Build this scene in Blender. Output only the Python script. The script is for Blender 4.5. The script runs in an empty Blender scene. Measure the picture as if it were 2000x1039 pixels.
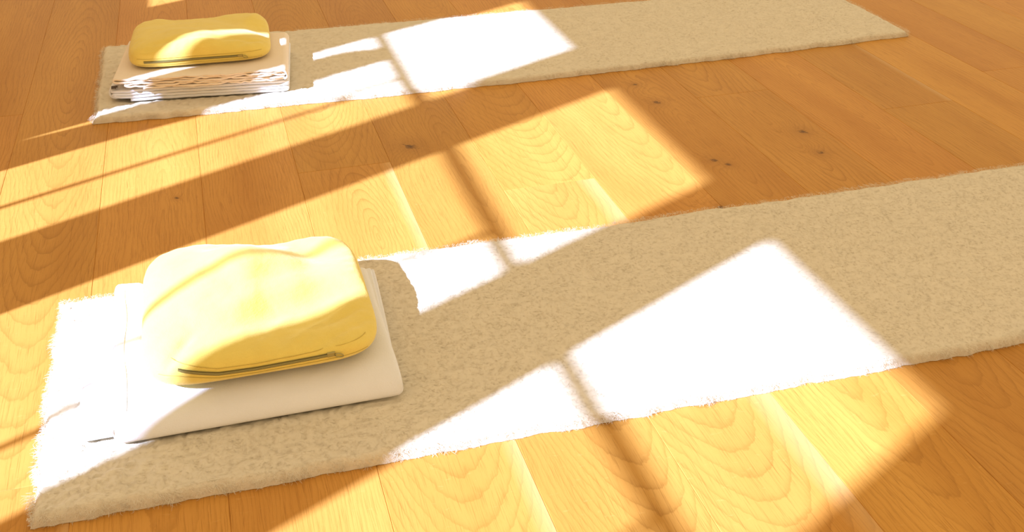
import bpy, math, random
import numpy as np
from mathutils import Matrix, Vector

random.seed(7)
rng = np.random.default_rng(11)
scene = bpy.context.scene
COL = scene.collection

# ---------------------------------------------------------------- camera
CAM_H = 1.1
cam_data = bpy.data.cameras.new('camera')
cam_data.sensor_width = 36.0
cam_data.lens = 2024.08 / 2000.0 * 36.0
cam_data.clip_start = 0.05
cam = bpy.data.objects.new('camera', cam_data)
COL.objects.link(cam)
R_ = (0.95914676, -0.28290045, -0.00219614)
U_ = (0.14786971, 0.49468987, 0.85639739)
F_ = (0.2411888, 0.82173553, -0.51631259)
cam.matrix_world = Matrix(((R_[0], U_[0], -F_[0], 0.0),
                           (R_[1], U_[1], -F_[1], 0.0),
                           (R_[2], U_[2], -F_[2], CAM_H),
                           (0, 0, 0, 1)))
scene.camera = cam

# ---------------------------------------------------------------- light
SUN_K = 0.49            # dy/dx of the sun's travel on the floor
SUN_D = 0.887           # drop per metre of x
world = bpy.data.worlds.new('world')
scene.world = world
world.use_nodes = True
bg = world.node_tree.nodes['Background']
bg.inputs['Color'].default_value = (1.0, 0.79, 0.50, 1)
bg.inputs['Strength'].default_value = 0.97

sun_data = bpy.data.lights.new('sun', 'SUN')
sun_data.energy = 13.4
sun_data.color = (0.82, 1.0, 1.62)
sun_data.angle = math.radians(0.8)
sun = bpy.data.objects.new('sun', sun_data)
COL.objects.link(sun)
sun.location = (-6, -3, 6)
sun.rotation_euler = Vector((1.0, SUN_K, -SUN_D)).to_track_quat('-Z', 'Y').to_euler()

vs = scene.view_settings
vs.view_transform = 'Standard'
vs.look = 'None'
vs.exposure = 0.0
vs.gamma = 1.0
vs.use_curve_mapping = False
cy_ = scene.cycles
cy_.max_bounces = 5; cy_.diffuse_bounces = 3; cy_.glossy_bounces = 2; cy_.transmission_bounces = 2
cy_.transparent_max_bounces = 8; cy_.caustics_reflective = False; cy_.caustics_refractive = False

# ---------------------------------------------------------------- helpers
def tag(o, label=None, cat=None, group=None, kind=None):
    if label: o['label'] = label
    if cat: o['category'] = cat
    if group: o['group'] = group
    if kind: o['kind'] = kind
    return o

def empty(name, loc=(0, 0, 0)):
    o = bpy.data.objects.new(name, None)
    o.empty_display_size = 0.1
    o.location = loc
    COL.objects.link(o)
    return o

def link_mesh(name, me, mat, parent=None, loc=(0, 0, 0)):
    o = bpy.data.objects.new(name, me)
    if mat: me.materials.append(mat)
    o.location = loc
    COL.objects.link(o)
    if parent: o.parent = parent
    return o

def mesh_np(name, V, Q, smooth=True):
    """V (n,3), Q (m,4 or 3) numpy arrays -> mesh, quickly."""
    V = np.ascontiguousarray(V, dtype=np.float32)
    Q = np.ascontiguousarray(Q, dtype=np.int32)
    k = Q.shape[1]
    me = bpy.data.meshes.new(name)
    me.vertices.add(len(V))
    me.vertices.foreach_set('co', V.ravel())
    me.loops.add(Q.size)
    me.loops.foreach_set('vertex_index', Q.ravel())
    me.polygons.add(len(Q))
    me.polygons.foreach_set('loop_start', np.arange(0, Q.size, k, dtype=np.int32))
    me.polygons.foreach_set('loop_total', np.full(len(Q), k, dtype=np.int32))
    me.polygons.foreach_set('use_smooth', np.full(len(Q), smooth, dtype=bool))
    me.update(calc_edges=True)
    me.validate()
    return me

class MB:
    def __init__(s): s.v = []; s.f = []
    def box(s, x0, x1, y0, y1, z0, z1):
        b = len(s.v)
        s.v += [(x0, y0, z0), (x1, y0, z0), (x1, y1, z0), (x0, y1, z0),
                (x0, y0, z1), (x1, y0, z1), (x1, y1, z1), (x0, y1, z1)]
        s.f += [tuple(b + i for i in q) for q in
                ((0, 3, 2, 1), (4, 5, 6, 7), (0, 1, 5, 4), (1, 2, 6, 5), (2, 3, 7, 6), (3, 0, 4, 7))]
        return s
    def build(s, name, mat, parent=None, loc=(0, 0, 0), smooth=False):
        me = bpy.data.meshes.new(name)
        me.from_pydata([tuple(a - b for a, b in zip(p, loc)) if parent is None else p for p in s.v], [], s.f)
        for p in me.polygons: p.use_smooth = smooth
        return link_mesh(name, me, mat, parent, loc if parent is None else (0, 0, 0))

def grid_quads(nu, nv, wrap_u=False, wrap_v=False):
    """indices of quads over an nu x nv grid of vertices stored u-major"""
    iu = np.arange(nu if wrap_u else nu - 1); iv = np.arange(nv if wrap_v else nv - 1)
    a, b = np.meshgrid(iu, iv, indexing='ij')
    a = a.ravel(); b = b.ravel()
    a2 = (a + 1) % nu; b2 = (b + 1) % nv
    return np.stack([a * nv + b, a2 * nv + b, a2 * nv + b2, a * nv + b2], 1)

_perm = np.random.default_rng(3).integers(0, 1 << 30, 4096)
def _hash(i, j, s):
    return (_perm[(_perm[(i + s * 131) & 4095] + j) & 4095] & 0xffff) / 65535.0
def vnoise(x, y, s=0):
    x = np.asarray(x, float); y = np.asarray(y, float)
    i = np.floor(x).astype(int); j = np.floor(y).astype(int)
    fx = x - i; fy = y - j
    fx = fx * fx * (3 - 2 * fx); fy = fy * fy * (3 - 2 * fy)
    a = _hash(i, j, s); b = _hash(i + 1, j, s); c = _hash(i, j + 1, s); d = _hash(i + 1, j + 1, s)
    return (a * (1 - fx) + b * fx) * (1 - fy) + (c * (1 - fx) + d * fx) * fy
def fbm(x, y, s=0, o=3):
    r = 0; amp = 0.5
    for k in range(o):
        r = r + amp * (vnoise(x * 2 ** k, y * 2 ** k, s + k) - 0.5); amp *= 0.5
    return r

def ribbon(path, width, thick, up=(0, 0, 1)):
    """flat strip along a 3D path (list of points): returns V, Q"""
    P = np.array(path, float); n = len(P)
    T = np.gradient(P, axis=0); T /= np.linalg.norm(T, axis=1)[:, None] + 1e-12
    Up = np.array(up, float); Up = np.tile(Up, (n, 1)) if Up.ndim == 1 else Up
    N = np.cross(T, Up); N /= np.linalg.norm(N, axis=1)[:, None] + 1e-12
    W = np.cross(N, T)
    ring = []
    for a, b in ((-1, -1), (1, -1), (1, 1), (-1, 1)):
        ring.append(P + W * (a * width / 2) + N * (b * thick / 2))
    V = np.stack(ring, 1).reshape(-1, 3)
    Q = grid_quads(n, 4, wrap_v=True)
    caps = np.array([[0, 3, 2, 1], [(n - 1) * 4, (n - 1) * 4 + 1, (n - 1) * 4 + 2, (n - 1) * 4 + 3]])
    return V, np.vstack([Q, caps])

def tube(path, r, seg=6):
    P = np.array(path, float); n = len(P)
    T = np.gradient(P, axis=0); T /= np.linalg.norm(T, axis=1)[:, None] + 1e-12
    up = np.tile(np.array([0, 0, 1.0]), (n, 1))
    up[np.abs(T[:, 2]) > 0.95] = (0, 1, 0)
    N = np.cross(T, up); N /= np.linalg.norm(N, axis=1)[:, None] + 1e-12
    B = np.cross(N, T)
    ang = np.arange(seg) * 2 * math.pi / seg
    V = P[:, None, :] + r * (np.cos(ang)[None, :, None] * N[:, None, :] + np.sin(ang)[None, :, None] * B[:, None, :])
    return V.reshape(-1, 3), grid_quads(n, seg, wrap_v=True)

# ---------------------------------------------------------------- materials
class NT:
    """small helper to write node graphs"""
    def __init__(s, name):
        s.m = bpy.data.materials.new(name); s.m.use_nodes = True
        s.t = s.m.node_tree; s.n = s.t.nodes; s.l = s.t.links
        s.b = s.n['Principled BSDF']
    def node(s, typ, **kw):
        nd = s.n.new(typ)
        for k, v in kw.items(): setattr(nd, k, v)
        return nd
    def put(s, sock, v):
        if hasattr(v, 'is_output'): s.l.new(v, sock)
        elif v is not None: sock.default_value = v
    def math(s, op, a, b=None, c=None, clamp=False):
        nd = s.node('ShaderNodeMath', operation=op, use_clamp=clamp)
        s.put(nd.inputs[0], a); s.put(nd.inputs[1], b)
        if c is not None: s.put(nd.inputs[2], c)
        return nd.outputs[0]
    def comb(s, x, y, z):
        nd = s.node('ShaderNodeCombineXYZ')
        for i, v in enumerate((x, y, z)): s.put(nd.inputs[i], v)
        return nd.outputs[0]
    def sep(s, v):
        nd = s.node('ShaderNodeSeparateXYZ'); s.l.new(v, nd.inputs[0]); return nd.outputs
    def noise(s, vec, scale, detail=2.0, rough=0.5, dist=0.0):
        nd = s.node('ShaderNodeTexNoise'); s.l.new(vec, nd.inputs['Vector'])
        nd.inputs['Scale'].default_value = scale; nd.inputs['Detail'].default_value = detail
        nd.inputs['Roughness'].default_value = rough; nd.inputs['Distortion'].default_value = dist
        return nd.outputs['Fac']
    def ramp(s, fac, stops):
        nd = s.node('ShaderNodeValToRGB'); s.l.new(fac, nd.inputs[0])
        e = nd.color_ramp.elements
        while len(e) < len(stops): e.new(0.5)
        for el, (p, c) in zip(e, stops): el.position = p; el.color = (*c, 1)
        return nd.outputs[0]
    def mix(s, fac, a, b, blend='MIX'):
        nd = s.node('ShaderNodeMix', data_type='RGBA', blend_type=blend)
        s.put(nd.inputs[0], fac)
        s.put(nd.inputs[6], (*a, 1) if isinstance(a, tuple) else a)
        s.put(nd.inputs[7], (*b, 1) if isinstance(b, tuple) else b)
        return nd.outputs[2]
    def bump(s, h, strength, dist):
        nd = s.node('ShaderNodeBump'); s.l.new(h, nd.inputs['Height'])
        nd.inputs['Strength'].default_value = strength; nd.inputs['Distance'].default_value = dist
        s.l.new(nd.outputs[0], s.b.inputs['Normal'])
    def attr(s, name):
        nd = s.node('ShaderNodeAttribute', attribute_type='OBJECT', attribute_name=name)
        return nd.outputs['Fac']
    def set(s, **kw):
        for k, v in kw.items():
            k = k.replace('_', ' ')
            s.put(s.b.inputs[k], (*v, 1) if isinstance(v, tuple) and len(v) == 3 else v)

KNOTS = [(0.432, 2.39, 0.020), (-0.142, 2.264, 0.006), (1.434, 2.186, 0.014), (1.412, 2.057, 0.011),
         (1.136, 2.093, 0.011), (1.158, 2.062, 0.009), (1.15, 2.481, 0.013), (1.04, 1.862, 0.013),
         (1.143, 2.625, 0.010)]

def oak_material():
    N = NT('oiled_oak')
    geo = N.node('ShaderNodeNewGeometry').outputs['Position']
    px, py, pz = N.sep(geo)
    gx, gy, gs, tone, rnd, sapx, sapw = (N.attr(a) for a in ('grain_x', 'grain_y', 'grain_squeeze', 'tone', 'seed', 'sap_x', 'sap_w'))
    off = N.math('MULTIPLY', rnd, 37.0)
    # wandering of the fibres
    wv = N.comb(N.math('MULTIPLY', px, 5.0), N.math('MULTIPLY', py, 2.2), off)
    wob = N.math('SUBTRACT', N.noise(wv, 1.0, 3.0, 0.55), 0.5)
    wv2 = N.comb(N.math('MULTIPLY', px, 30.0), N.math('MULTIPLY', py, 11.0), off)
    wob2 = N.math('SUBTRACT', N.noise(wv2, 1.0, 4.0, 0.6), 0.5)
    dx = N.math('ADD', N.math('SUBTRACT', px, gx), N.math('MULTIPLY', wob, 0.055))
    dx = N.math('ADD', dx, N.math('MULTIPLY', wob2, 0.0065))
    # knots push the grain aside
    wob3 = N.math('SUBTRACT', N.noise(N.comb(N.math('MULTIPLY', px, 75.0), N.math('MULTIPLY', py, 120.0), off), 1.0, 3.0, 0.6), 0.5)
    kdark = None; kring = None; khalo = None
    for (kx, ky, kr) in KNOTS:
        ax = N.math('DIVIDE', N.math('SUBTRACT', px, kx), kr)
        ay = N.math('DIVIDE', N.math('SUBTRACT', py, ky), kr * 1.15)
        ax = N.math('ADD', ax, N.math('MULTIPLY', wob3, 2.2)); ay = N.math('ADD', ay, N.math('MULTIPLY', wob3, -2.6))
        d = N.math('SQRT', N.math('ADD', N.math('MULTIPLY', ax, ax), N.math('MULTIPLY', ay, ay)))
        g = N.math('SUBTRACT', 1.0, N.math('MULTIPLY', d, 0.16), clamp=True)
        g = N.math('MULTIPLY', N.math('MULTIPLY', g, g), N.math('MULTIPLY', kr, 3.0))
        dk = N.math('SUBTRACT', 0.75, d, clamp=True)
        hl = N.math('SUBTRACT', 1.0, N.math('MULTIPLY', d, 0.22), clamp=True)
        khalo = hl if khalo is None else N.math('MAXIMUM', khalo, hl)
        kring = g if kring is None else N.math('ADD', kring, g)
        kdark = dk if kdark is None else N.math('MAXIMUM', kdark, dk)
    dy = N.math('MULTIPLY', N.math('SUBTRACT', py, gy), gs)
    r = N.math('SQRT', N.math('ADD', N.math('MULTIPLY', dx, dx), N.math('MULTIPLY', dy, dy)))
    r = N.math('ADD', r, kring)
    ph = N.math('MULTIPLY', r, 118.0)
    ph = N.math('ADD', ph, N.math('MULTIPLY', N.noise(N.comb(N.math('MULTIPLY', r, 9.0), off, 0.0), 1.0, 1.0), 9.0))
    zig = N.noise(N.comb(N.math('MULTIPLY', px, 70.0), N.math('MULTIPLY', py, 34.0), off), 1.0, 3.0, 0.6)
    ph = N.math('ADD', ph, N.math('MULTIPLY', zig, 0.5))
    saw = N.math('FRACT', ph)
    line = N.math('POWER', saw, 5.0)                      # late wood: dark at the end of each ring
    fall = N.math('SUBTRACT', 1.0, N.math('MULTIPLY', N.math('SUBTRACT', saw, 0.94, clamp=True), 16.0), clamp=True)
    line = N.math('MULTIPLY', line, fall)
    amt = N.noise(N.comb(N.math('MULTIPLY', px, 9.0), N.math('MULTIPLY', py, 2.0), off), 1.0, 2.0)
    line = N.math('MULTIPLY', line, N.math('MULTIPLY', amt, 1.3))
    pores = N.noise(N.comb(N.math('MULTIPLY', N.math('ADD', px, N.math('MULTIPLY', wob, 0.03)), 560.0), N.math('MULTIPLY', py, 13.0), off), 1.0, 3.0, 0.7)
    pores_d = N.math('MULTIPLY', N.math('SUBTRACT', pores, 0.52, clamp=True), 2.6)
    fleck = N.noise(N.comb(N.math('MULTIPLY', px, 60.0), N.math('MULTIPLY', py, 130.0), off), 1.0, 2.0, 0.5)
    fleck = N.math('MULTIPLY', N.math('SUBTRACT', fleck, 0.66, clamp=True), 2.0)
    broad = N.noise(N.comb(N.math('MULTIPLY', px, 8.0), N.math('MULTIPLY', py, 1.3), off), 1.0, 2.0)
    base = N.ramp(broad, [(0.25, (0.54, 0.238, 0.042)), (0.75, (0.665, 0.325, 0.068))])
    c = N.mix(N.math('MULTIPLY', line, 0.78), base, (0.36, 0.145, 0.022))
    c = N.mix(N.math('MULTIPLY', pores_d, 1.25), c, (0.34, 0.135, 0.022))
    sd = N.math('ABSOLUTE', N.math('SUBTRACT', N.math('ADD', px, N.math('MULTIPLY', wob, 0.03)), sapx))
    sap = N.math('SUBTRACT', 1.0, N.math('DIVIDE', sd, sapw), clamp=True)
    sap = N.math('MULTIPLY', sap, 1.3, clamp=True)
    c = N.mix(N.math('MULTIPLY', sap, 0.34), c, (0.80, 0.52, 0.24))
    c = N.mix(N.math('MULTIPLY', fleck, 0.6), c, (0.80, 0.47, 0.15))
    c = N.mix(N.math('MULTIPLY', N.math('MULTIPLY', khalo, khalo), 0.45), c, (0.30, 0.115, 0.02))
    c = N.mix(N.math('MULTIPLY', N.math('POWER', kdark, 0.6), 1.0, clamp=True), c, (0.07, 0.03, 0.012))
    hsv = N.node('ShaderNodeHueSaturation'); N.l.new(c, hsv.inputs['Color'])
    N.l.new(tone, hsv.inputs['Value'])
    N.l.new(N.math('ADD', 0.5, N.math('MULTIPLY', N.math('SUBTRACT', rnd, 0.5), 0.005)), hsv.inputs['Hue'])
    N.set(Base_Color=hsv.outputs[0], Roughness=0.42)
    N.put(N.b.inputs['Specular IOR Level'], 0.12)
    h = N.math('ADD', N.math('MULTIPLY', pores, 0.6), N.math('MULTIPLY', line, -0.6))
    N.bump(h, 0.25, 0.0006)
    return N.m

def wool_material(name, col):
    N = NT(name)
    p = N.node('ShaderNodeNewGeometry').outputs['Position']
    n = N.noise(p, 38.0, 3.0, 0.6)
    n2 = N.noise(p, 6.0, 2.0)
    c = N.mix(n, tuple(v * 0.88 for v in col), tuple(min(1, v * 1.08) for v in col))
    c = N.mix(N.math('MULTIPLY', n2, 0.25), c, tuple(v * t for v, t in zip(col, (0.95, 0.9, 0.8))))
    N.set(Base_Color=c, Roughness=0.95)
    N.put(N.b.inputs['Specular IOR Level'], 0.1)
    return N.m

def felt_material(name, col, scale=420.0, strength=0.35, dist=0.0015):
    N = NT(name)
    p = N.node('ShaderNodeTexCoord').outputs['Object']
    n = N.noise(p, scale, 3.0, 0.6)
    n2 = N.noise(p, 14.0, 3.0)
    c = N.mix(n2, tuple(v * 0.95 for v in col), tuple(min(1, v * 1.03) for v in col))
    N.set(Base_Color=c, Roughness=0.95)
    N.put(N.b.inputs['Specular IOR Level'], 0.15)
    N.bump(N.math('ADD', n, N.math('MULTIPLY', n2, 0.8)), strength, dist)
    return N.m

def canvas_material(name, col):
    N = NT(name)
    p = N.node('ShaderNodeTexCoord').outputs['Object']
    x, y, z = N.sep(p)
    n = N.noise(p, 30.0, 4.0, 0.6)
    st = N.noise(N.comb(N.math('MULTIPLY', x, 18.0), N.math('MULTIPLY', y, 60.0), N.math('MULTIPLY', z, 160.0)), 1.0, 3.0, 0.6)
    c = N.mix(n, tuple(v * 0.93 for v in col), tuple(min(1, v * 1.05) for v in col))
    N.set(Base_Color=c, Roughness=0.85)
    N.put(N.b.inputs['Specular IOR Level'], 0.25)
    N.put(N.b.inputs['Sheen Weight'], 0.25)
    h = N.math('ADD', N.math('MULTIPLY', N.noise(p, 900.0, 2.0), 0.25), N.math('ADD', N.math('MULTIPLY', n, 0.7), N.math('MULTIPLY', st, 0.5)))
    N.bump(h, 0.5, 0.005)
    return N.m

def plain(name, col, rough=0.6, metal=0.0, nscale=40.0):
    N = NT(name)
    p = N.node('ShaderNodeTexCoord').outputs['Object']
    n = N.noise(p, nscale, 3.0)
    N.set(Base_Color=N.mix(n, tuple(v * 0.94 for v in col), tuple(min(1, v * 1.04) for v in col)), Roughness=rough, Metallic=metal)
    return N.m

def glass_material():
    N = NT('window_glass')
    tr = N.node('ShaderNodeBsdfTransparent'); tr.inputs[0].default_value = (0.97, 0.98, 0.97, 1)
    gl = N.node('ShaderNodeBsdfGlossy'); gl.inputs['Roughness'].default_value = 0.02
    mx = N.node('ShaderNodeMixShader')
    mx.inputs[0].default_value = 0.06; N.l.new(tr.outputs[0], mx.inputs[1]); N.l.new(gl.outputs[0], mx.inputs[2])
    N.l.new(mx.outputs[0], N.n['Material Output'].inputs['Surface'])
    return N.m

M_OAK = oak_material()
M_WOOL = wool_material('sheep_wool', (0.755, 0.668, 0.52))
M_BLANKET = felt_material('white_fleece', (0.83, 0.81, 0.80))
M_RIB = felt_material('peach_cotton', (0.88, 0.75, 0.60), 300.0, 0.3)
M_YELLOW = canvas_material('yellow_canvas', (0.86, 0.66, 0.15))
M_ZIP = plain('olive_zip', (0.16, 0.13, 0.035), 0.6)
M_BRASS = plain('dull_brass', (0.42, 0.36, 0.14), 0.35, 0.7)
M_THREAD = plain('yellow_thread', (0.60, 0.45, 0.09), 0.8)
M_DARK = plain('dark_tag', (0.10, 0.07, 0.05), 0.8)
M_WALL = plain('warm_plaster', (0.86, 0.78, 0.66), 0.9, 0.0, 8.0)
M_FRAME = plain('painted_frame', (0.80, 0.76, 0.70), 0.5)
M_SUB = plain('subfloor', (0.20, 0.10, 0.04), 0.9)
M_SHADOW_DRAPE = felt_material('shadow_drape_linen', (0.78, 0.70, 0.58), 500.0, 0.2)
M_GLASS = glass_material()

# ---------------------------------------------------------------- floor
RX0, RX1, RY0, RY1, RZ = -1.15, 3.8, -2.4, 5.6, 4.6
floor = MB().box(-1.5, RX1 + 0.15, RY0 - 0.15, RY1 + 0.15, -0.10, -0.012).build('floor', M_SUB)
tag(floor, kind='structure')
PW = 0.225673; PX = -0.53595; PL = 2.8
JOINT = {-1: 2.899, 0: 1.339, 1: 3.30, 2: 3.08, 3: 2.315, 4: 3.0, 5: 2.085, 6: 1.62, 7: 3.2, 8: 2.480, 9: 3.0,
         10: 2.256, 11: 3.22, 12: 2.425}
GRAIN = {-1: (-.30, 2.0, .03), 0: (.02, 2.3, .10), 1: (.02, 2.1, .07), 2: (-.28, 2.0, .02), 3: (.01, 1.95, .17),
         4: (.05, 2.2, .13), 5: (-.01, 2.55, .15), 6: (.03, 1.95, .10), 7: (.02, 2.2, .11), 8: (.0, 2.3, .12),
         9: (.03, 2.35, .10), 10: (-.22, 2.2, .02), 11: (-.26, 2.1, .02), 12: (.2, 2.2, .03)}
TONE = {-1: .94, 0: .98, 1: 1.0, 2: .98, 3: .97, 4: .90, 5: 1.0, 6: 1.04, 7: .95, 8: .93, 9: 1.0, 10: .94, 11: 1.03, 12: 1.0}
SAP = {(3, False): (1.0, .032), (5, False): (1.0, .050), (10, True): (1.0, .024), (0, False): (1.0, .022)}
def plank(x0, x1, y0, y1):
    g = 0.00006; b = 0.0010
    cx, cy = (x0 + x1) / 2, (y0 + y1) / 2
    ax, ay = (x1 - x0) / 2 - g, (y1 - y0) / 2 - g
    v = []
    for (sx, sy, z) in ((ax, ay, -0.012), (ax, ay, -b), (ax - b, ay - b, 0.0)):
        v += [(-sx, -sy, z), (sx, -sy, z), (sx, sy, z), (-sx, sy, z)]
    f = [(8, 9, 10, 11)]
    for lv in (0, 4):
        for i in range(4):
            j = (i + 1) % 4
            f.append((lv + i, lv + j, lv + 4 + j, lv + 4 + i))
    me = bpy.data.meshes.new('plank'); me.from_pydata(v, [], f)
    return link_mesh('plank', me, M_OAK, floor, (cx, cy, 0))
for k in range(-3, 20):
    x0 = PX + k * PW; x1 = x0 + PW
    if x0 < -1.16: x0 = -1.16
    x1 = min(x1, RX1)
    if x1 - x0 < 0.02: continue
    j = JOINT.get(k, random.uniform(1.0, 3.6))
    ys = [j + i * PL for i in range(-3, 4)]
    for a, b in zip(ys[:-1], ys[1:]):
        a = max(a, RY0); b = min(b, RY1)
        if b - a < 0.03: continue
        o = plank(x0, x1, a, b)
        near = (abs((a + b) / 2 - 2.2) < 2.0)
        gx, gy, gs = GRAIN.get(k, (random.uniform(-.2, .2), random.uniform(1, 3), random.uniform(.03, .12)))
        if a >= j - 1e-4: gx, gy, gs = (gx * .5 + random.uniform(-.06, .06), gy + random.uniform(.8, 1.3), gs)
        o['grain_x'] = PX + (k + .5) * PW + gx
        o['grain_y'] = gy
        o['grain_squeeze'] = gs
        o['tone'] = TONE.get(k, random.uniform(.93, 1.04)) * (1.0 if a < j - 1e-4 else random.uniform(.95, 1.03))
        o['seed'] = random.random()
        side, sw = SAP.get((k, a >= j - 1e-4), (-400, .01))        # pale sapwood left along one edge of a few planks
        o['sap_x'] = PX + (k + side) * PW
        o['sap_w'] = sw

# ---------------------------------------------------------------- room shell
WO, WI = -1.5, -1.15                     # outer and inner face of the window wall
FR = 0.05
def win(c0, c1):                         # strip of sunlight on the floor -> clear opening in the wall
    return c0 + SUN_K * WO, c1 + SUN_K * WI
HEAD = (1.066 - WO) * SUN_D
TR_X = 0.522; BAR_X = -1.47
TR_Z = (TR_X - BAR_X) * SUN_D
STRIPS = [  # c from, c to, thin bar c, sill height
    (-0.36, 0.20, -0.18, 0.04),
    (0.578, 1.148, 0.755, 0.04),
    (1.472, 2.090, 1.655, 0.04),
    (2.412, 2.970, 2.588, 0.04),
    (3.912, 4.50, 4.09, (WI * -1 - 0.21) * SUN_D),
]
mb = MB()
prev = RY0 - 0.15
for (c0, c1, cb, sill) in STRIPS:
    y0, y1 = win(c0, c1)
    mb.box(WO, WI, prev, y0 - FR, -0.1, RZ)                         # pillar
    mb.box(WO, WI, y0 - FR, y1, HEAD + FR, RZ)                      # lintel
    mb.box(WO, WI, y0 - FR, y1, -0.1, sill)                         # sill
    prev = y1
mb.box(WO, WI, prev, RY1 + 0.15, -0.1, RZ)
tag(mb.build('wall_left', M_WALL), kind='structure')
for i, (c0, c1, cb, sill) in enumerate(STRIPS):
    y0, y1 = win(c0, c1)
    w = empty('window_%d' % (i + 1), (BAR_X, (y0 + y1) / 2, sill)); tag(w, kind='structure')
    cy = (y0 + y1) / 2
    def part(name, m, *boxes):
        b = MB()
        for (a0, a1, b0, b1, d0, d1) in boxes: b.box(a0 - BAR_X, a1 - BAR_X, b0 - cy, b1 - cy, d0 - sill, d1 - sill)
        return b.build(name, m, w)
    part('window_frame', M_FRAME, (WO, WO + .06, y0 - FR, y0, sill, HEAD + FR), (WO, WO + .06, y1 - .05, y1, sill, HEAD + FR),
         (WO, WO + .06, y0, y1 - .05, HEAD, HEAD + FR), (WO, WO + .06, y0, y1 - .05, sill, sill + .04))
    part('transom', M_FRAME, (BAR_X - .006, BAR_X + .006, y0, y1 - .05, TR_Z - .018, TR_Z + .018))
    yb = cb + SUN_K * BAR_X
    part('glazing_bar', M_FRAME, (BAR_X - .008, BAR_X + .008, yb - .006, yb + .006, sill + .04, TR_Z - .018))
    part('pane', M_GLASS, (BAR_X - .003, BAR_X - .001, y0, y1 - .05, TR_Z + .018, HEAD))
    part('pane', M_GLASS, (BAR_X - .003, BAR_X - .001, y0, yb - .008, sill + .04, TR_Z - .018))
    part('pane', M_GLASS, (BAR_X - .003, BAR_X - .001, yb + .008, y1 - .05, sill + .04, TR_Z - .018))
# unseen drape, made up and outlined to cast the dark band by the far stack
def shadow_drape():
    X = -1.21
    xf = np.array([-1.17, -.57, -.34, -.24, .25, .38, .44, .52]); 
    cl = np.array([2.803, 2.803, 2.800, 2.797, 2.752, 2.750, 2.750, 2.755])
    cr = np.array([2.99, 2.975, 2.950, 2.943, 2.926, 2.918, 2.900, 2.855])
    n, m = 70, 60
    xs = np.linspace(xf[0], xf[-1], n)
    Z = (xs - X) * SUN_D
    yl = np.interp(xs, xf, cl) + SUN_K * X; yr = np.interp(xs, xf, cr) + SUN_K * X
    t = np.linspace(0, 1, m)
    Yg = yl[:, None] * (1 - t) + yr[:, None] * t
    Xg = X + 0.012 * np.sin(t * math.pi * 9)[None, :] * np.linspace(1, .6, n)[:, None]
    Zg = np.repeat(Z[:, None], m, 1)
    V = np.stack([Xg, Yg, Zg], 2).reshape(-1, 3)
    V2 = V + np.array([0.002, 0, 0])
    Q = grid_quads(n, m)
    base = np.array([X, float(yl.mean()), float(Z[0])])
    me = mesh_np('shadow_drape', np.vstack([V, V2]) - base, np.vstack([Q, Q[:, ::-1] + len(V)]))
    e = empty('shadow_drape', tuple(base)); tag(e, 'unseen short linen drape added to shadow one side of the window light', 'shadow_drape')
    link_mesh('shadow_drape_cloth', me, M_SHADOW_DRAPE, e)
    y0, y1 = win(2.412, 2.970)
    Vr, Qr = tube([(X, y0, Z[-1] + .006), (X, (y0 + y1) / 2, Z[-1] + .006), (X, y1, Z[-1] + .006)], 0.004)
    # a short rod that carries only the gathered cloth
    Vr, Qr = tube([(X, yl[-1] - .01, Z[-1] + .003), (X, (yl[-1] + y1) / 2, Z[-1] + .003), (X, y1, Z[-1] + .003)], 0.004)
    link_mesh('shadow_drape_rod', mesh_np('shadow_drape_rod', Vr - base, Qr), M_BRASS, e)
shadow_drape()

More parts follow.
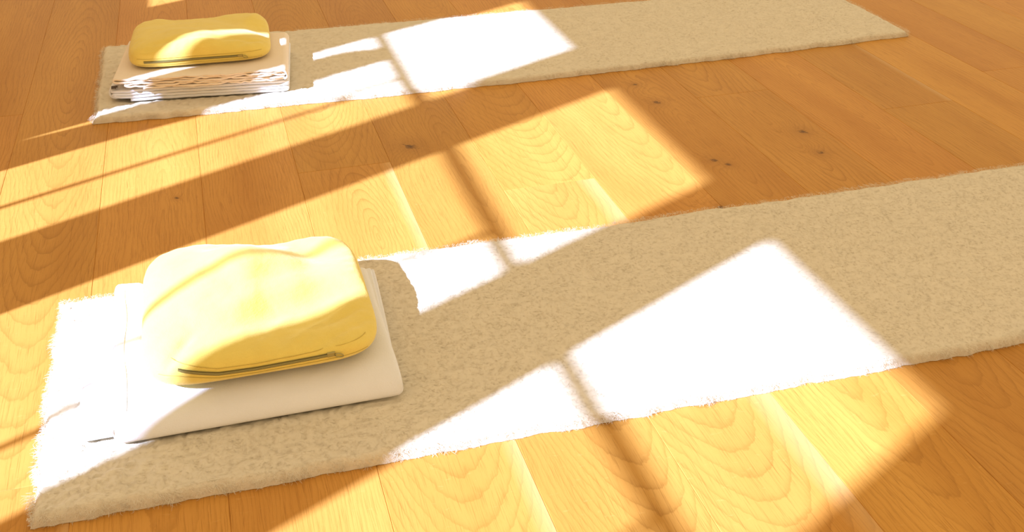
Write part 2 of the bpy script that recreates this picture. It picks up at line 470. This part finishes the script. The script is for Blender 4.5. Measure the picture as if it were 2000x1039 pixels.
# ---------------------------------------------------------------- wool mats
def wool_mat(label, x0, x1, front, back, step, nfib, nedge, seed, thick=0.018, press=None):
    """front/back: functions x -> y of the long edges"""
    r = np.random.default_rng(seed)
    nx = int((x1 - x0) / step) + 1; ny = int(0.6 / step) + 1
    base = np.array([(x0 + x1) / 2, float(front((x0 + x1) / 2) + back((x0 + x1) / 2)) / 2, 0.0])
    def surf(u, v):
        x = x0 + u * (x1 - x0)
        yf, yb = front(x), back(x)
        y = yf + v * (yb - yf)
        de = np.minimum(np.minimum(u, 1 - u) * (x1 - x0), np.minimum(v, 1 - v) * (yb - yf))
        # ragged, tufted outline
        w = np.clip(1 - de / 0.05, 0, 1) ** 2
        jx = fbm(x * 40, y * 40, seed, 3) * 0.015 + fbm(x * 9, y * 9, seed + 9, 2) * 0.012
        jy = fbm(x * 38 + 50, y * 40, seed + 5, 3) * 0.014 + fbm(x * 7, y * 7 + 30, seed + 15, 2) * 0.014
        x2 = x + w * jx; y2 = y + w * jy
        prof = 1 - np.clip(1 - de / 0.014, 0, 1) ** 2.2
        t1 = np.abs(2 * vnoise(x * 70 + 3 * vnoise(x * 20, y * 20, 4), y * 80, seed + 2) - 1) ** .75
        t2 = 1 - np.abs(2 * vnoise(x * 150, y * 150 + 2 * vnoise(x * 30, y * 30, 8), seed + 3) - 1)
        z = prof * (thick - 0.004 + fbm(x * 6, y * 6, seed + 21, 2) * 0.006 + (0.0012 + 0.0036 * np.clip((0.75 - x) / 0.9, 0, 1)) * t1 + 0.0005 * t2) + 0.0012
        if press:                                   # pile squashed under the stack of blankets
            xa, xb, ya, yb_ = press
            di = np.minimum(np.minimum(x - xa, xb - x), np.minimum(y - ya, yb_ - y))
            z = z - 0.004 * np.clip(di / 0.012, 0, 1)
        return np.stack([x2, y2, z], -1)
    u = np.linspace(0, 1, nx); v = np.linspace(0, 1, ny)
    U, Vv = np.meshgrid(u, v, indexing='ij')
    P = surf(U, Vv).reshape(-1, 3)
    root = empty('wool_mat', tuple(base)); tag(root, label, 'mat', 'long wool yoga mats on the oak floor')
    top = P - base
    # underside: the outline dropped to the floor
    B = P.copy(); B[:, 2] = 0.0006; B -= base
    n = len(P)
    Q = grid_quads(nx, ny)
    idx = np.arange(n).reshape(nx, ny)
    ring = np.concatenate([idx[:, 0], idx[-1, 1:], idx[-2::-1, -1], idx[0, -2:0:-1]])
    nb = len(ring)
    Vall = np.vstack([top, B[ring]])
    sk = np.stack([ring, np.roll(ring, -1), n + np.roll(np.arange(nb), -1), n + np.arange(nb)], 1)[:, ::-1]
    link_mesh('woven_base', mesh_np('woven_base', Vall, np.vstack([Q, sk])), M_WOOL, root)
    # pile: short curled fibres on the surface, longer ones along the edges
    def fibres(Pr, az, L, curl, lift0, lift1, wid):
        m = len(Pr)
        S = 4
        pts = np.zeros((m, S, 3)); pts[:, 0] = Pr
        a = az.copy()
        for s in range(1, S):
            stp = L / (S - 1)
            dz = lift0 + (lift1 - lift0) * (s - 1) / (S - 2)
            pts[:, s, 0] = pts[:, s - 1, 0] + np.cos(a) * stp
            pts[:, s, 1] = pts[:, s - 1, 1] + np.sin(a) * stp
            pts[:, s, 2] = np.maximum(pts[:, s - 1, 2] + dz * stp, 0.001)
            a = a + curl
        T = np.gradient(pts, axis=1)
        side = np.stack([-T[..., 1], T[..., 0], 0.10 * np.hypot(T[..., 0], T[..., 1]) * np.sign(curl)[:, None]], -1)
        side /= np.linalg.norm(side, axis=-1)[..., None] + 1e-9
        wv = wid * np.array([0.9, 1.0, 0.8, 0.25])
        A = pts - side * wv[None, :, None] / 2; Bp = pts + side * wv[None, :, None] / 2
        VV = np.stack([A, Bp], 2).reshape(-1, 3)
        qb = []
        for s in range(S - 1):
            qb.append([2 * s, 2 * s + 1, 2 * s + 3, 2 * s + 2])
        QQ = (np.array(qb)[None] + (np.arange(m) * 2 * S)[:, None, None]).reshape(-1, 4)
        return VV, QQ
    uu = r.random(nfib); vv_ = r.random(nfib)
    Pr = surf(uu, vv_); Pr[:, 2] -= 0.0001
    flow = fbm(Pr[:, 0] * 22, Pr[:, 1] * 22, seed + 40, 2) * 9 + fbm(Pr[:, 0] * 3, Pr[:, 1] * 3, seed + 41, 1) * 3
    V1, Q1 = fibres(Pr, flow + r.normal(0, 0.9, nfib), r.uniform(.006, .012, nfib), r.normal(0, 1.0, nfib), .07, -.05, 0.0005)
    per = r.random(nedge) * (2 * (x1 - x0) + 1.2)
    Lx = x1 - x0
    ue = np.where(per < Lx, per / Lx, np.where(per < 2 * Lx, (per - Lx) / Lx, np.where(per < 2 * Lx + .6, 0.0, 1.0)))
    ve = np.where(per < Lx, 0.0, np.where(per < 2 * Lx, 1.0, ((per - 2 * Lx) / .6) % 1.0))
    ou = np.where(per < Lx, -math.pi / 2, np.where(per < 2 * Lx, math.pi / 2, np.where(per < 2 * Lx + .6, math.pi, 0.0)))
    Pe = surf(ue, ve)
    ins = r.uniform(0, .008, nedge)
    Pe[:, 0] -= np.cos(ou) * ins; Pe[:, 1] -= np.sin(ou) * ins
    Pe[:, 2] = r.uniform(.002, thick, nedge)
    clump = (vnoise(Pe[:, 0] * 55, Pe[:, 1] * 55, seed + 70)) ** 2
    V2, Q2 = fibres(Pe, ou + r.normal(0, .55, nedge) + (vnoise(Pe[:, 0] * 30, Pe[:, 1] * 30, seed + 71) - .5) * 2,
                    .004 + .013 * clump * r.uniform(.4, 1.3, nedge), r.normal(0, .5, nedge), .1, -.3, 0.00045)
    Vp = np.vstack([V1, V2]) - base; Qp = np.vstack([Q1, Q2 + len(V1)])
    o = link_mesh('wool_pile', mesh_np('wool_pile', Vp, Qp), M_WOOL, root); tag(o, kind='stuff')
    return root

wool_mat('cream wool mat in the foreground, running off the right of the picture', -0.362, 2.14,
         lambda x: 1.240 - 0.022 * (np.asarray(x) + .36) / 1.68, lambda x: 1.846 - 0.016 * (np.asarray(x) + .36) / 2.2,
         0.0045, 150000, 24000, 101, 0.020, (-.300, .206, 1.372, 1.735))
wool_mat('cream wool mat farther back with all of its right end showing', -0.345, 2.155,
         lambda x: 2.765 - 0.031 * np.sin(np.clip((np.asarray(x) + .345) / 2.5, 0, 1) * math.pi) ,
         lambda x: 3.372 - 0.035 * (np.asarray(x) + .345) / 2.0,
         0.0065, 80000, 18000, 202, 0.018, (-.285, .17, 2.835, 3.15))

# ---------------------------------------------------------------- blankets
def serpentine(lens, zs, bulge, n=40, jit=0.0, seed=0):
    """centre line (s, z) of a cloth folded to and fro; lens: list of (s_left, s_right) per layer"""
    pts = []
    for i, (a, b) in enumerate(lens):
        s = np.linspace(a, b, n) if i % 2 == 0 else np.linspace(b, a, n)
        z = zs[i] + jit * (fbm(s * 26, np.full(n, i * 3.1), seed, 2))
        pts += list(zip(s, z))
        if i < len(lens) - 1:
            se = pts[-1][0]; za, zb = zs[i], zs[i + 1]
            sg = 1 if i % 2 == 0 else -1
            rr = (zb - za) / 2
            nx_ = lens[i + 1][1] if sg > 0 else lens[i + 1][0]
            for t in np.linspace(0.12, .88, 9):
                ang = math.pi * t
                sx = se * (1 - t) + nx_ * t + sg * (rr * 1.3 + bulge[i]) * math.sin(ang) ** .8
                pts.append((sx, (za + zb) / 2 - rr * math.cos(ang)))
    return np.array(pts)

def folded_cloth(name, path, thick, origin, ang, depth, wav, seed, ny=16):
    """extrude a folded centre line along the stack's depth; returns mesh in world coords relative to origin"""
    n = len(path)
    T = np.gradient(path, axis=0); T /= np.linalg.norm(T, axis=1)[:, None] + 1e-9
    Nn = np.stack([-T[:, 1], T[:, 0]], 1)
    d = np.concatenate([[0, .004, .010, .02, .035], np.linspace(.06, depth - .004, ny - 6), [depth]])
    vs_ = []
    for side in (-1, 1):
        for dv in d:
            rim = math.exp(-dv / .02)
            th = thick * (0.5 - 0.10 * (1 if dv in (0, depth) else 0))
            P2 = path + Nn * side * th
            arc = np.concatenate([[0], np.cumsum(np.linalg.norm(np.diff(path, axis=0), axis=1))])
            z = P2[:, 1] + wav * rim * (2 * vnoise(arc * 85, np.full(n, .5), seed) - 1) + .0012 * fbm(P2[:, 0] * 14, np.full(n, dv * 14), seed + 2, 2) * 2
            yy = dv + wav * 2.2 * rim * (2 * vnoise(arc * 40, np.full(n, 7.5), seed + 4) - 1)
            vs_.append(np.stack([P2[:, 0], yy, z], 1))
    m = len(d)
    V = np.concatenate(vs_)            # order: side, depth, path
    Q1 = grid_quads(m, n); Q2 = grid_quads(m, n)[:, ::-1] + m * n
    a = np.arange(n - 1)
    fr = np.stack([a, a + 1, m * n + a + 1, m * n + a], 1)
    bk = fr[:, ::-1] + (m - 1) * n
    b = np.arange(m - 1) * n
    e0 = np.stack([b, m * n + b, m * n + b + n, b + n], 1)
    e1 = e0[:, ::-1] + n - 1
    ca, sa = math.cos(ang), math.sin(ang)
    W = np.stack([V[:, 0] * ca - V[:, 1] * sa, V[:, 0] * sa + V[:, 1] * ca, V[:, 2]], 1)
    return mesh_np(name, W, np.vstack([Q1, Q2, fr, bk, e0, e1]))

# far stack: thick white blanket below, thin ribbed cotton blanket on it
ANG = math.radians(-6.5)
O_far = (-0.285, 2.862, 0.0)
zs = [.0240, .0325, .0410, .0495]
path = serpentine([(.035, .446), (.018, .449), (-.006, .450), (-.012, .446)], zs, [.007, .006, .009], n=44, jit=.0025, seed=31)
lowf = empty('folded_blanket', (O_far[0], O_far[1], .019))
tag(lowf, 'thick white folded blanket lying on the far mat, under a ribbed one', 'blanket', 'folded blankets under the cushions')
o = link_mesh('folded_cloth', folded_cloth('folded_cloth', path, .0080, O_far, ANG, .33, .0006, 5), M_BLANKET, lowf, (0, 0, -.019))
# the rolled hem peeping out at the left
th = np.linspace(0, 2 * math.pi * 1.15, 26)
roll = np.stack([-.005 + .0125 * np.cos(th + .6) * (1 - th * .02), .0405 + .0145 * np.sin(th + .6) * (1 - th * .02)], 1)
link_mesh('rolled_edge', folded_cloth('rolled_edge', roll, .007, O_far, ANG, .30, .0006, 9), M_BLANKET, lowf, (.0, .012, -.019))
zs = [.0600, .0663, .0726, .0789, .0852]
path = serpentine([(.075, .439), (.045, .441), (.03, .442), (.012, .443), (.006, .448)], zs, [.008, .002, .009, .005], n=60, jit=.003, seed=41)
curl = np.array([(.448 + .0135 * math.cos(t), .0715 + .0135 * math.sin(t)) for t in np.radians(np.linspace(80, -70, 14))])
path = np.vstack([path, curl])
upf = empty('folded_blanket', (O_far[0], O_far[1], .056))
tag(upf, 'thin peach-white ribbed blanket with wavy layers under the far yellow cushion', 'blanket', 'folded blankets under the cushions')
link_mesh('folded_cloth', folded_cloth('folded_cloth', path, .0052, O_far, ANG, .33, .0029, 15), M_RIB, upf, (0, -.012, -.056))
me = MB().box(-.012, .004, -.002, .012, .062, .0632).box(-.012, .001, -.004, .0, .060, .0625)
tg = me.build('care_tag', M_DARK, upf); tg.location = (.003, .001, -.056); tag(tg, 'small dark tag at the corner')

# near stack: two plump white blankets
def loft(name, sections, nx, xa, xb, seed, rough=.0015, end=.012):
    """sections: function t(0..1 along x) -> closed (y,z) profile array; rounded ends"""
    xs = np.concatenate([[xa, xa + .0015, xa + .004, xa + .008], np.linspace(xa + .015, xb - .015, nx), [xb - .008, xb - .004, xb - .0015, xb]])
    rows = []
    for x in xs:
        t = (x - xa) / (xb - xa)
        P = sections(t)
        de = min(x - xa, xb - x)
        sh = math.sqrt(max(0, 1 - max(0, 1 - de / end) ** 2))
        c = P.mean(0)
        # ends: shrink slightly towards the middle of the thickness
        zc = np.interp(P[:, 0], np.sort(P[:, 0]), np.full(len(P), c[1]))
        z = c[1] + (P[:, 1] - c[1]) * (0.55 + .45 * sh)
        y = c[0] + (P[:, 0] - c[0]) * (0.985 + .015 * sh)
        z = z + rough * fbm(np.full(len(P), x * 20), P[:, 0] * 20, seed, 3) * 2 * (P[:, 1] > P[:, 1].min() + .006)
        rows.append(np.stack([np.full(len(P), x), y, z], 1))
    m = len(xs); n = len(rows[0])
    V = np.concatenate(rows)
    Q = grid_quads(m, n, wrap_v=True)
    ca = rows[0].mean(0); cb = rows[-1].mean(0)
    V = np.vstack([V, ca, cb])
    i = np.arange(n); j = (i + 1) % n
    ka = np.full(n, m * n); kb = np.full(n, m * n + 1)
    capa = np.stack([i, j, ka, ka], 1); capb = np.stack([(m - 1) * n + j, (m - 1) * n + i, kb, kb], 1)
    tri = np.vstack([capa, capb])[:, :3]
    Vq, Qq = V, Q
    allf = [tuple(q) for q in Qq] + [tuple(q) for q in tri]
    me = bpy.data.meshes.new(name)
    return me, V, allf

def smooth_closed(ctrl, n=96):
    """periodic Catmull-Rom through control points"""
    P = np.array(ctrl, float); k = len(P)
    seg = max(2, n // k); out = []
    for i in range(k):
        p0, p1, p2, p3 = P[i - 1], P[i], P[(i + 1) % k], P[(i + 2) % k]
        for t in np.arange(seg) / seg:
            out.append(0.5 * ((2 * p1) + (-p0 + p2) * t + (2 * p0 - 5 * p1 + 4 * p2 - p3) * t * t + (-p0 + 3 * p1 - 3 * p2 + p3) * t ** 3))
    return np.array(out)

def near_blanket(name, label, secs, xa, xb, seed, base):
    root = empty(name, base); tag(root, label, 'blanket', 'folded blankets under the cushions')
    me, V, fcs = loft('folded_cloth', secs, 60, xa, xb, seed)
    me.from_pydata([tuple(p) for p in (V - np.array(base))], [], fcs)
    for p in me.polygons: p.use_smooth = True
    me.validate()
    link_mesh('folded_cloth', me, M_BLANKET, root)
    return root

def low_sec(t):
    f = 1.392; b = 1.735
    return smooth_closed([(f, .030), (f + .003, .038), (f + .016, .0435), (1.5, .045), (1.62, .045), (b - .015, .045), (b, .038), (b + .001, .029),
                          (b - .012, .0215), (1.62, .021), (1.5, .021), (f + .010, .0215)])
near_blanket('folded_blanket', 'white folded blanket on the near mat, lower one whose edge peeps out at left', low_sec, -0.300, 0.206, 51, (-.05, 1.56, .020))

def up_sec(t):
    x = -.245 + t * .457
    xk = [-.245, -.20, -.165, 0, .1, .212]
    hb = np.interp(x, xk, [.108, .104, .084, .080, .078, .076])   # height at the back
    hm = np.interp(x, xk, [.100, .094, .079, .077, .076, .072])
    f = 1.364 + .010 * np.interp(x, [-.245, .212], [0, -.4])
    b = 1.742 - .016 * t
    return smooth_closed([(f + .006, .0245), (f, .033), (f + .006, .046), (f + .022, .058), (f + .055, .068), (1.48, hm - .006), (1.56, hm), (1.64, (hm + hb) / 2),
                          (b - .03, hb), (b - .006, hb - .008), (b, hb - .025), (b - .004, .054), (b - .02, .0478),
                          (1.6, .0475), (1.46, .0475), (f + .034, .0465), (f + .021, .040), (f + .018, .026)], 144)
nb = near_blanket('folded_blanket', 'plump white fleece blanket with a rounded front fold under the near cushion', up_sec, -0.245, 0.212, 61, (-.016, 1.55, .046))
# cloth end folded over the top near the left, and two thin sheet ends at the back right
def hem_strip(name, pts, w, t, parent, base, mat):
    V, Q = ribbon(pts, w, t)
    link_mesh(name, mesh_np(name, V - np.array(base), Q), mat, parent)
yy = np.linspace(1.40, 1.70, 24)
def blanket_top(x, y):
    P = up_sec((x + .245) / .457); up = P[:, 1] > .055
    P = P[up]; o_ = np.argsort(P[:, 0]); return float(np.interp(y, P[o_, 0], P[o_, 1]))
V, Q = tube([(-.222 + .002 * math.sin(y * 40), y, blanket_top(-.222, y) + .0003) for y in yy], .0006)
link_mesh('hem', mesh_np('hem', V - np.array((-.016, 1.55, .046)), Q), M_BLANKET, nb)
for k, (xe, ze) in enumerate(((.220, .071), (.227, .060))):
    n = 40; ys_ = np.linspace(1.385 + .02 * k, 1.728 - .004 * k, n)
    V = []; 
    for i, y in enumerate(ys_):
        xe2 = xe - .018 * (1 - i / (n - 1)) ** 1.2
        zz = min(ze, blanket_top(.206, y) - .004 - .008 * k) 
        zz = max(zz, .0585)
        V += [(.190, y, zz - .004), (xe2 - .002, y, zz), (xe2, y, zz - .003), (xe2 - .002, y, zz - .006), (.190, y, zz - .010)]
    V = np.array(V); Q = grid_quads(n, 5, wrap_v=True)
    caps = np.array([[0, 1, 2, 3], [(n - 1) * 5 + 3, (n - 1) * 5 + 2, (n - 1) * 5 + 1, (n - 1) * 5]])
    link_mesh('sheet_edge', mesh_np('sheet_edge', V - np.array((-.016, 1.55, .046)), np.vstack([Q, caps])), M_BLANKET, nb)

# ---------------------------------------------------------------- cushions
def cushion(label, cx, cy, a, b, rot, zbot, zmid, ctrl, sig, zipz, zipx, seed, nexp=4.2, crease=()):
    C_ = np.array(ctrl, float)
    ca, sa = math.cos(rot), math.sin(rot)
    def top_h(x, y):
        d2 = (x[..., None] - C_[:, 0]) ** 2 + (y[..., None] - C_[:, 1]) ** 2
        w = np.exp(-d2 / (2 * sig * sig)) + 1e-9
        h = (w * C_[:, 2]).sum(-1) / w.sum(-1)
        for (x0, y0, x1, y1, wd, dep) in crease:
            L = math.hypot(x1 - x0, y1 - y0); ux, uy = (x1 - x0) / L, (y1 - y0) / L
            s = (x - x0) * ux + (y - y0) * uy; q = -(x - x0) * uy + (y - y0) * ux
            fade = np.exp(-np.clip(np.maximum(-s, s - L), 0, None) ** 2 / (2 * .02 ** 2))
            h = h + dep * np.exp(-q * q / (2 * wd * wd)) * fade
        return h
    nt, nr = 240, 46
    th = np.linspace(0, 2 * math.pi, nt, endpoint=False)
    c = np.cos(th); s = np.sin(th)
    rad = (np.abs(c) ** nexp + np.abs(s) ** nexp) ** (-1 / nexp)
    ex, ey = rad * c, rad * s
    tt = np.linspace(0, 1, nr)
    rho = np.sin(tt * math.pi / 2) ** .8
    rho = 1 - (1 - tt) ** 2.2
    rows = []
    base = np.array([cx, cy, zbot])
    def xy(r, sc=1.0):
        lx = a * r * ex * sc; ly = b * r * ey * sc
        return cx + lx * ca - ly * sa, cy + lx * sa + ly * ca
    for r in rho:
        x, y = xy(r)
        zt = top_h(x, y)
        edge = (1 - min(r, 1) ** 7.0) ** .42
        wr = .0022 * fbm(x * 28, y * 28, seed, 3) * 2 + .0016 * np.sin(th * 46 + 6 * fbm(x * 8, y * 8, seed + 3, 2)) * max(0, (r - .75)) * 2
        z = zmid + (zt - zmid) * edge + wr * (edge * .8 + .2 * (r < 1))
        rows.append(np.stack([x, y, z], 1))
    ntop = len(rows)
    for r in rho[::-1][1:]:
        x, y = xy(r, 1.0 - .02 * (1 - r))
        edge = (1 - r ** 12.0) ** .45
        z = zmid + (zbot - zmid) * edge + 0 * x
        rows.append(np.stack([x, y, z], 1))
    V = np.concatenate(rows) - base
    Q = grid_quads(len(rows), nt, wrap_v=True)
    root = empty('cushion', tuple(base)); tag(root, label, 'cushion', 'yellow zipped cushions')
    me = mesh_np('cover', V, Q)
    link_mesh('cover', me, M_YELLOW, root)
    # point on the front face at local lx and height z
    def front(lx, z, out=0.0):
        x_, y_ = cx + lx * ca + b * sa, cy + lx * sa - b * ca
        zt = float(top_h(np.array([x_]), np.array([y_ + .02]))[0])
        t = (z - zmid) / (zt - zmid) if z > zmid else 0.0
        r = (1 - min(max(t, 0), .98) ** (1 / .42)) ** (1 / 7.0)
        if z < zmid:
            t = (zmid - z) / (zmid - zbot); r = (1 - min(t, .97) ** (1 / .45)) ** (1 / 12.0)
        ly = -b * r * (max(1e-4, 1 - abs(lx / (a * r)) ** nexp)) ** (1 / nexp) - out
        return np.array([cx + lx * ca - ly * sa, cy + lx * sa + ly * ca, z])
    lxs = np.linspace(zipx[0], zipx[1], 40)
    zf = lambda u: np.interp(u, np.linspace(0, 1, len(zipz)), zipz)
    zp = [front(lx, zf(i / 39), .0008) for i, lx in enumerate(lxs)]
    Vz, Qz = ribbon(zp, .0060, .0016)
    zo = link_mesh('zipper', mesh_np('zipper', Vz - base, Qz, False), M_ZIP, root); tag(zo, 'dark olive zip across the front face')
    # teeth: two rows of coils
    for dz in (.0009, -.0009):
        Vt, Qt = tube([p + np.array((0, -.0012, dz)) for p in zp], .0008, 5)
        link_mesh('zipper_coil', mesh_np('zipper_coil', Vt - base, Qt), M_BRASS, zo)
    # slider and pull
    e = zp[-1]; q = zp[-2]; dr = (e - q) / np.linalg.norm(e - q)
    Vs, Qs = ribbon([e - dr * .006, e - dr * .003, e, e + dr * .004, e + dr * .007], .0075, .004)
    link_mesh('zipper_slider', mesh_np('zipper_slider', Vs - base, Qs, False), M_BRASS, zo)
    pl_c = e + dr * .013 + np.array((0, -.003, -.003)); d2 = dr + np.array((0, 0, -.35)); d2 /= np.linalg.norm(d2)
    ring = [pl_c + d2 * .007 * math.cos(t) + np.array((0, 0, 1)) * .0035 * math.sin(t) for t in np.linspace(0, 2 * math.pi, 18)]
    Vs, Qs = tube(ring, .0010, 5)
    link_mesh('zipper_pull', mesh_np('zipper_pull', Vs - base, Qs), M_BRASS, zo)
    # seam lines along the front panel
    for (dz, name) in ((.0085, 'seam'), (-.0085, 'seam')):
        sp = [front(lx, zf(np.clip((lx - zipx[0]) / (zipx[1] - zipx[0]), 0, 1)) + dz, .0005) for lx in np.linspace(-a * .86, a * .86, 60)]
        Vs, Qs = tube(sp, .0006, 5)
        link_mesh(name, mesh_np(name, Vs - base, Qs), M_THREAD, root)
    return root

cushion('large yellow cushion in the foreground, mostly bleached by sunlight', 0.0, 1.588, .193, .190, 0.0, .078, .102,
        [(-.17, 1.43, .140), (-.09, 1.43, .138), (-.03, 1.45, .134), (.025, 1.48, .119), (.077, 1.50, .110), (.115, 1.527, .110), (.15, 1.546, .113),
         (.12, 1.43, .124), (.18, 1.48, .118), (.06, 1.43, .128), (-.13, 1.589, .158), (-.079, 1.616, .171), (-.015, 1.647, .179), (.045, 1.676, .168), (.075, 1.69, .135),
         (.113, 1.711, .098), (.138, 1.723, .120), (.161, 1.734, .142), (-.17, 1.56, .146), (-.17, 1.73, .160), (-.10, 1.76, .160), (-.03, 1.76, .148), (.04, 1.755, .128),
         (.13, 1.77, .150), (.16, 1.77, .152), (-.05, 1.55, .155), (-.12, 1.67, .165), (.05, 1.60, .146), (.11, 1.63, .130), (.17, 1.64, .134), (.15, 1.69, .125)],
        .030, [.119, .106, .104, .105, .106], (-.135, .103), 71, nexp=5.5,
        crease=((-.155, 1.41, -.125, 1.45, .006, -.006), (.06, 1.44, .16, 1.53, .007, .005), (.10, 1.42, .17, 1.47, .006, -.004), (.09, 1.46, .15, 1.50, .004, -.003), (.0, 1.43, .04, 1.50, .008, .003)))
cushion('yellow cushion on the far stack with a thin arc of sunlight across it', -0.043, 3.043, .195, .158, math.radians(-3), .089, .110,
        [(-.21, 2.90, .152), (-.173, 2.893, .155), (-.154, 2.905, .162), (-.11, 2.925, .172), (-.055, 2.945, .172), (.014, 2.979, .161), (.069, 3.006, .146), (.144, 3.043, .118),
         (.05, 2.91, .148), (.12, 2.91, .138), (-.20, 3.02, .158), (-.19, 3.14, .150), (-.05, 3.06, .158), (-.05, 3.15, .142), (.06, 3.12, .146), (.12, 3.12, .152), (.14, 3.17, .150),
         (-.06, 3.18, .138)],
        .036, [.112, .113, .112], (-.150, .108), 83, nexp=6.0,
        crease=((-.15, 2.92, .10, 2.925, .006, -.004), (.06, 2.90, .14, 2.95, .006, -.004), (-.20, 2.91, -.12, 2.90, .005, -.003), (.08, 3.06, .13, 3.15, .01, .004)))
